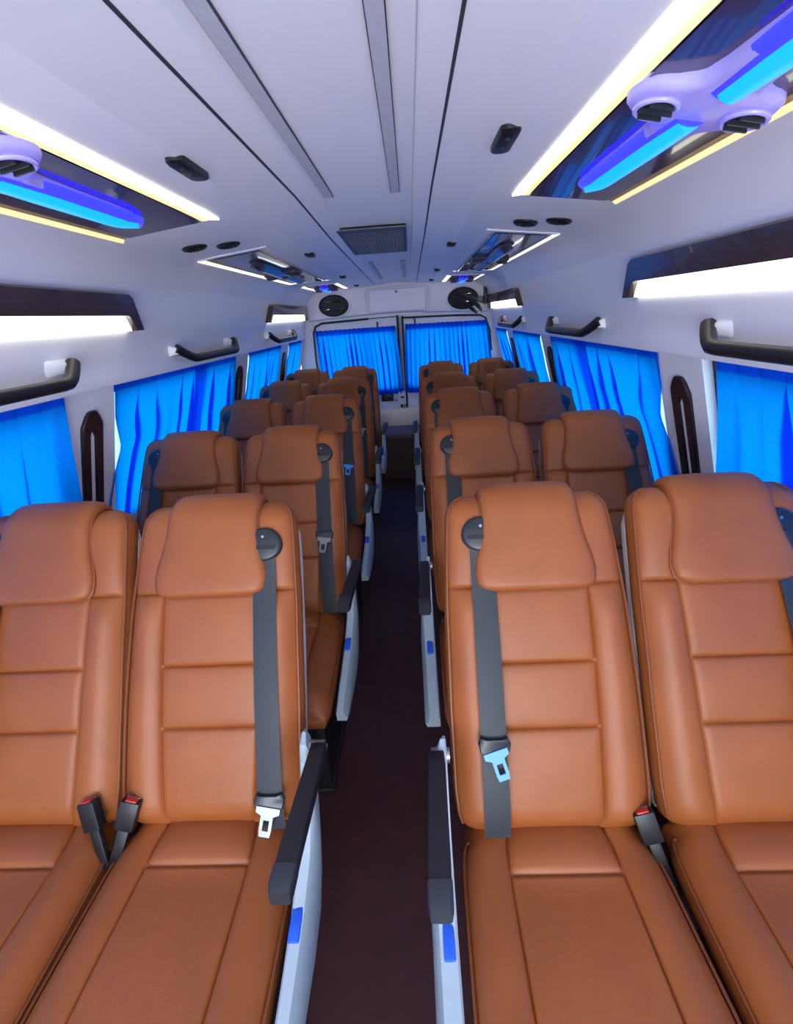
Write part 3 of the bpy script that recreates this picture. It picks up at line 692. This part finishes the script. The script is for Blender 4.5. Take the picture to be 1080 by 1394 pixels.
# ------------------------------------------------------------------ CEILING LIGHT PANELS WITH AIR VENTS
def ceiling_panel(s, ya, yb, lit, label, design=True):
    xc = .605 if s > 0 else .625; hb = (yb - ya) / 2; yc = (ya + yb) / 2
    root = empty('ceiling_panel', (s * xc, yc, cz(xc, yc)), label, 'light panel', 'ceiling light panels')
    O = root.location.copy()
    def f(a, b, d): x = xc + a; y = yc + b; return (s * x - O.x, b, cz(x, y) - d - O.z)
    A = .15
    def shape(ax, by, skew=.035):   # slightly skewed ends: outer side ends earlier
        return ax
    e = .05      # far end is skewed
    def corner(i): return i
    def ring(name, ai, ao, bi, bo, m, d0, d1, sides):
        for sd in sides:
            mb = MB()
            if sd == 'in': P = [(-ao, -bo), (-ao, bo), (-ai, bi), (-ai, -bi)]
            elif sd == 'out': P = [(ao, -bo), (ao, bo - e), (ai, bi - e), (ai, -bi)]
            elif sd == 'far': P = [(-ao, bo), (ao, bo - e), (ai, bi - e), (-ai, bi)]
            else: P = [(-ao, -bo), (ao, -bo), (ai, -bi), (-ai, -bi)]
            n_ = 10 if sd in ('in', 'out') else 4
            lo = []
            for k in range(n_ + 1):
                t = k / n_
                p = (lerp(P[0][0], P[1][0], t), lerp(P[0][1], P[1][1], t)); q = (lerp(P[3][0], P[2][0], t), lerp(P[3][1], P[2][1], t))
                lo.append([f(*p, d0), f(*p, d1), f(*q, d1), f(*q, d0)])
            mb.loft(lo); mb.build(name, m if not isinstance(m, dict) else m[sd], root, smooth=False)
    iw = .112
    ring('led_strip', A - .026, A, hb - .035, hb, {'in': LED if lit != 'off' else SHELL, 'out': LEDY if lit == 'on' else LED, 'far': LED if lit == 'off' else SHELL, 'near': SHELL}, 0, .0045, ('in', 'out', 'far', 'near'))
    ring('gold_bevel', A - .040, A - .026, hb - .047, hb - .035, {'in': LEDY if lit == 'on' else GOLD, 'out': GOLD}, 0, .007, ('in', 'out'))
    mb = MB(); n_ = 12
    ai = A - .044; bi = hb - .040
    mb.grid([[f(lerp(-ai, ai, k / 4), lerp(-bi, bi - e * (k / 4), j / n_), .0075) for k in range(5)] for j in range(n_ + 1)])
    mb.grid([[f(lerp(-ai, ai, k / 4), lerp(-bi, bi - e * (k / 4), j / n_), .001) for k in range(5)] for j in range(n_ + 1)])
    mb.build('plate', GLOSS, root, fixn=False)
    if not design: return root
    HM = HOUSE if lit == 'on' else HOUSEOFF
    L = min(.58, hb - .16); bw = .030
    # housing outline: two blades along y and two wings with vent rings
    def half(sgn):
        return None
    pts = []
    body = [(0.0, L), (.018, L - .05), (.030, L - .14), (.033, .20), (.042, .110), (.075, .078), (.108, .05), (.114, .01), (.098, -.034), (.060, -.055), (.038, -.11),
            (.030, -L + .14), (.018, -L + .05), (0, -L), (-.018, -L + .05), (-.030, -L + .14), (-.038, -.11), (-.060, -.055), (-.098, -.034), (-.114, .01), (-.108, .05), (-.075, .078), (-.042, .110), (-.033, .20), (-.030, L - .14), (-.018, L - .05)]
    # smooth outline by Catmull-Rom
    sm = []; n_ = len(body)
    for i in range(n_):
        p0, p1, p2, p3 = [Vector(body[(i + k) % n_]) for k in (-1, 0, 1, 2)]
        for t in (0, .33, .66):
            sm.append(.5 * ((2 * p1) + (p2 - p0) * t + (2 * p0 - 5 * p1 + 4 * p2 - p3) * t * t + (3 * p1 - p0 - 3 * p2 + p3) * t ** 3))
    mb = MB(); lo = []
    for d, g in ((.002, 1.0), (.016, 1.0), (.024, .93), (.028, .80)): lo.append([f(p.x * g, p.y * (1 - (1 - g) * .12), d) for p in sm])
    mb.loft(lo); hs = mb.build('vent_housing', HM, root, angle=45)
    # lens bars
    for sg in (-1, 1):
        mb = MB(); lo = []
        for k in range(15):
            t = k / 14; b = sg * lerp(.055, L - .02, t); w_ = .025 * min(1, sqrt(max(0.02, 1 - max(0, (t - .8) / .2) ** 2))) * lerp(.8, 1, min(1, t * 4)); h_ = .017 * min(1, (1 - t) * 4 + .25)
            lo.append([f(w_ * cos(a), b, .024 + h_ * sin(a)) for a in [pi * q / 8 for q in range(9)]])
        lo2 = []
        for k in range(15):
            t = k / 14; b = sg * lerp(.05, L - .004, t); w_ = .038 * min(1, sqrt(max(0.02, 1 - max(0, (t - .8) / .2) ** 2))) * lerp(.8, 1, min(1, t * 4))
            lo2.append([f(w_ * cos(a), b, .016 + .020 * min(1, (1 - t) * 4 + .25) * sin(a)) for a in [pi * q / 8 for q in range(9)]])
        m2 = MB(); m2.loft(lo2); m2.build('lens_surround', LENSD if lit != 'off' else HOUSEOFF, root, angle=60)
        mb.loft(lo); mb.build('lens', LENS if lit == 'on' or lit == 'far' else HOUSEOFF, root, angle=60)
    # vent rings with louvres
    for sg in (-1, 1):
        c = (sg * .072, .020)
        mb = MB(); mb.tube([f(c[0] + .030 * cos(a), c[1] + .038 * sin(a), .030) for a in [2 * pi * q / 24 for q in range(24)]], .0045, 8, True)
        rg = mb.build('vent_ring', HM, root)
        mb = MB(); mb.loft([[f(c[0] + r_ * .030 * cos(a), c[1] + r_ * .038 * sin(a), d) for a in [2 * pi * q / 24 for q in range(24)]] for d, r_ in ((.026, .98), (.031, .96))]); mb.build('vent_bowl', CAVITY, rg)
        for k in range(3):
            bb = c[1] - .022 + .022 * k; hw = .026 if k == 1 else .019
            mb = MB(); mb.prism([(c[0] - hw, bb - .002), (c[0] + hw, bb - .002), (c[0] + hw, bb + .003), (c[0] - hw, bb + .003)], f, .031, .038); mb.build('louvre', GUIDE, rg, smooth=False)
    return root
for s, nm in ((-1, 'left'), (1, 'right')):
    ceiling_panel(s, .14, 1.72, 'on', 'glossy dark ceiling panel with bright blue lens, nearest on the %s, warm LED border' % nm)
    ceiling_panel(s, 2.24, 3.98, 'off', 'glossy dark ceiling panel with unlit lens, middle of the %s side, white LED edge' % nm)
    ceiling_panel(s, 4.36, 5.08, 'far', 'short glossy ceiling panel with blue glow, above the rear vent on the %s' % nm)

# round nozzles between panels
for s, nm in ((-1, 'left'), (1, 'right')):
    for x, y, wh in ((.575, 2.07, 'inner'), (.678, 1.99, 'outer')):
        root = empty('air_nozzle', (s * x, y, cz(x, y)), 'small round black air nozzle, %s of the pair behind the %s blue light panel' % (wh, nm), 'air nozzle', 'round ceiling nozzles')
        f = lambda a, b, d: (s * a, b, cz(x + a, y + b) - cz(x, y) - d)
        C_ = [2 * pi * q / 24 for q in range(24)]
        mb = MB(); mb.loft([[f(r_ * cos(a), r_ * sin(a), d) for a in C_] for r_, d in ((.046, -.002), (.046, .004), (.040, .009), (.034, .007), (.030, .0005))]); mb.build('rim', BLACK, root)
        for k in range(5):
            a = -.022 + .011 * k; mb = MB(); mb.box((s * a, 0, cz(x + a, y) - cz(x, y) - .007), (.002, .05 - abs(a) * .8, .014)); mb.build('fin', GUIDE, root, smooth=False)

# black oblong speakers on the ceiling step
for s, nm in ((-1, 'left'), (1, 'right')):
    for y, od in ((1.215 if s < 0 else 1.20, 'first'), (2.58, 'second'), (3.80, 'third'), (4.75, 'last')):
        x = .352 if s < 0 else .336; root = empty('ceiling_fitting', (s * x, y, cz(x, y)), 'small black oblong ceiling fitting, %s along the %s side of the ceiling' % (od, nm), 'ceiling fitting', 'black oblong ceiling fittings')
        z0 = cz(x, y); k = 1 if od == 'first' else .62
        P = rrect(-.021, .021, -.078 * k, .078 * k, .018, 5)
        f = lambda a, b, d: (s * a, b, cz(x, y + b) - z0 - d + (a if a > 0 else a * .3) * .0)
        mb = MB(); mb.loft([[f(a * g, b * g, d) for a, b in P] for d, g in ((-.006, 1), (.006, 1), (.010, .9))]); mb.build('bezel', BLACK, root, angle=50)
        for bb in (-.03 * k, .03 * k):
            mb = MB(); mb.tube([f(0, bb, .009), f(0, bb, .0125)], .006, 10); mb.build('rocker', GUIDE, root)

# ceiling return-air grille
gx0, gx1, gy0, gy1 = -.160, .122, 2.16, 2.86
gz = lambda x, y: cz(0, y) - .004
root = empty('ceiling_grille', ((gx0 + gx1) / 2, (gy0 + gy1) / 2, gz(0, 2.7)), 'slate grey perforated grille in the middle of the ceiling', 'ceiling grille')
O = root.location.copy()
def gf(x, y, d): return (x - O.x, y - O.y, gz(x, y) - d - O.z)
mb = MB()
for a0, a1, b0, b1 in ((gx0, gx1, gy0, gy0 + .03), (gx0, gx1, gy1 - .03, gy1), (gx0, gx0 + .014, gy0 + .03, gy1 - .03), (gx1 - .014, gx1, gy0 + .03, gy1 - .03)):
    mb.prism([(a0, b0), (a1, b0), (a1, b1), (a0, b1)], gf, 0, .011)
mb.build('frame', GRILL, root, smooth=False)
mb = MB(); mb.prism([(gx0, gy0), (gx1, gy0), (gx1, gy1), (gx0, gy1)], gf, .0, .004); mb.build('backing', CAVITY, root, smooth=False)
for k in range(15):
    x = gx0 + .014 + (gx1 - gx0 - .028) * (k + .5) / 15; mb = MB(); mb.prism([(x - .0032, gy0 + .03), (x + .0032, gy0 + .03), (x + .0032, gy1 - .03), (x - .0032, gy1 - .03)], gf, .005, .009); mb.build('slat', GRILL, root, smooth=False)
for k in range(15):
    y = gy0 + .03 + (gy1 - gy0 - .06) * (k + .5) / 15; mb = MB(); mb.prism([(gx0 + .014, y - .0075), (gx1 - .014, y - .0075), (gx1 - .014, y + .0075), (gx0 + .014, y + .0075)], gf, .0055, .0095); mb.build('cross_slat', GRILL, root, smooth=False)

# oval vents on the rear header
for xv, zv, nm in ((-.632, 1.728, 'left'), (.655, 1.718, 'right')):
    root = empty('rear_vent', (xv, YR - .06, zv), 'oval black vent with two chrome bars on the header above the %s rear door' % nm, 'vent', 'rear header vents')
    rx, rz = .150, .104; C_ = [2 * pi * q / 36 for q in range(36)]
    mb = MB(); mb.loft([[(g * rx * cos(a), d, g * rz * sin(a)) for a in C_] for g, d in ((1.16, .004), (1.14, -.012), (1.04, -.020), (1.0, -.014))], cap=False); mb.build('rim', REARM, root)
    mb = MB(); mb.loft([[(g * rx * cos(a), d, g * rz * sin(a)) for a in C_] for g, d in ((1.0, 0.002), (1.0, -.016), (.93, -.024), (.90, -.012), (.88, -.010))]); mb.build('bowl', CAVITY, root)
    for zz, l_ in ((.042, .085), (-.038, .090)):
        mb = MB(); mb.tube([(-l_ + 2 * l_ * k / 8, -.026, zz + .010 * (1 - ((k - 4) / 4) ** 2) * (1 if zz < 0 else -1) * .6) for k in range(9)], [.003, .006, .007, .007, .007, .007, .007, .006, .003], 8); mb.build('chrome_bar', CHROME, root)
# folded black arm device by the right vent
root = empty('swivel_arm', (.868, 5.05, 1.70), 'black folded swivel arm with two long pods, fixed at the top right rear corner', 'bracket')
mb = MB(); mb.box((-.0, .02, .03), (.03, .05, .16), bev=.006); mb.build('wall_plate', BLACK, root)
mb = MB(); mb.tube([(-.01, .0, .01), (-.06, -.02, .0), (-.12, -.02, .015)], .016, 10); mb.tube([(-.06, -.045, 0), (-.06, .01, 0)], .026, 12); mb.build('joint', GUIDE, root)
mb = MB(); mb.tube([(-.02, -.03, -.03), (-.08, -.03, -.012), (-.14, -.02, .02)], .014, 10); mb.build('strut', GUIDE, root)
mb = MB(); mb.tube([(-.27, -.04, .02), (-.22, -.04, -.01), (-.14, -.04, -.085), (-.09, -.04, -.13)], [.012, .026, .030, .018], 12, flat=.6); mb.build('pod', BLACK, root)
mb = MB(); mb.tube([(-.24, -.02, .05), (-.17, -.02, .02), (-.08, -.02, -.06), (-.04, -.02, -.11)], [.010, .026, .032, .018], 12, flat=.6); mb.build('pod', GUIDE, root)
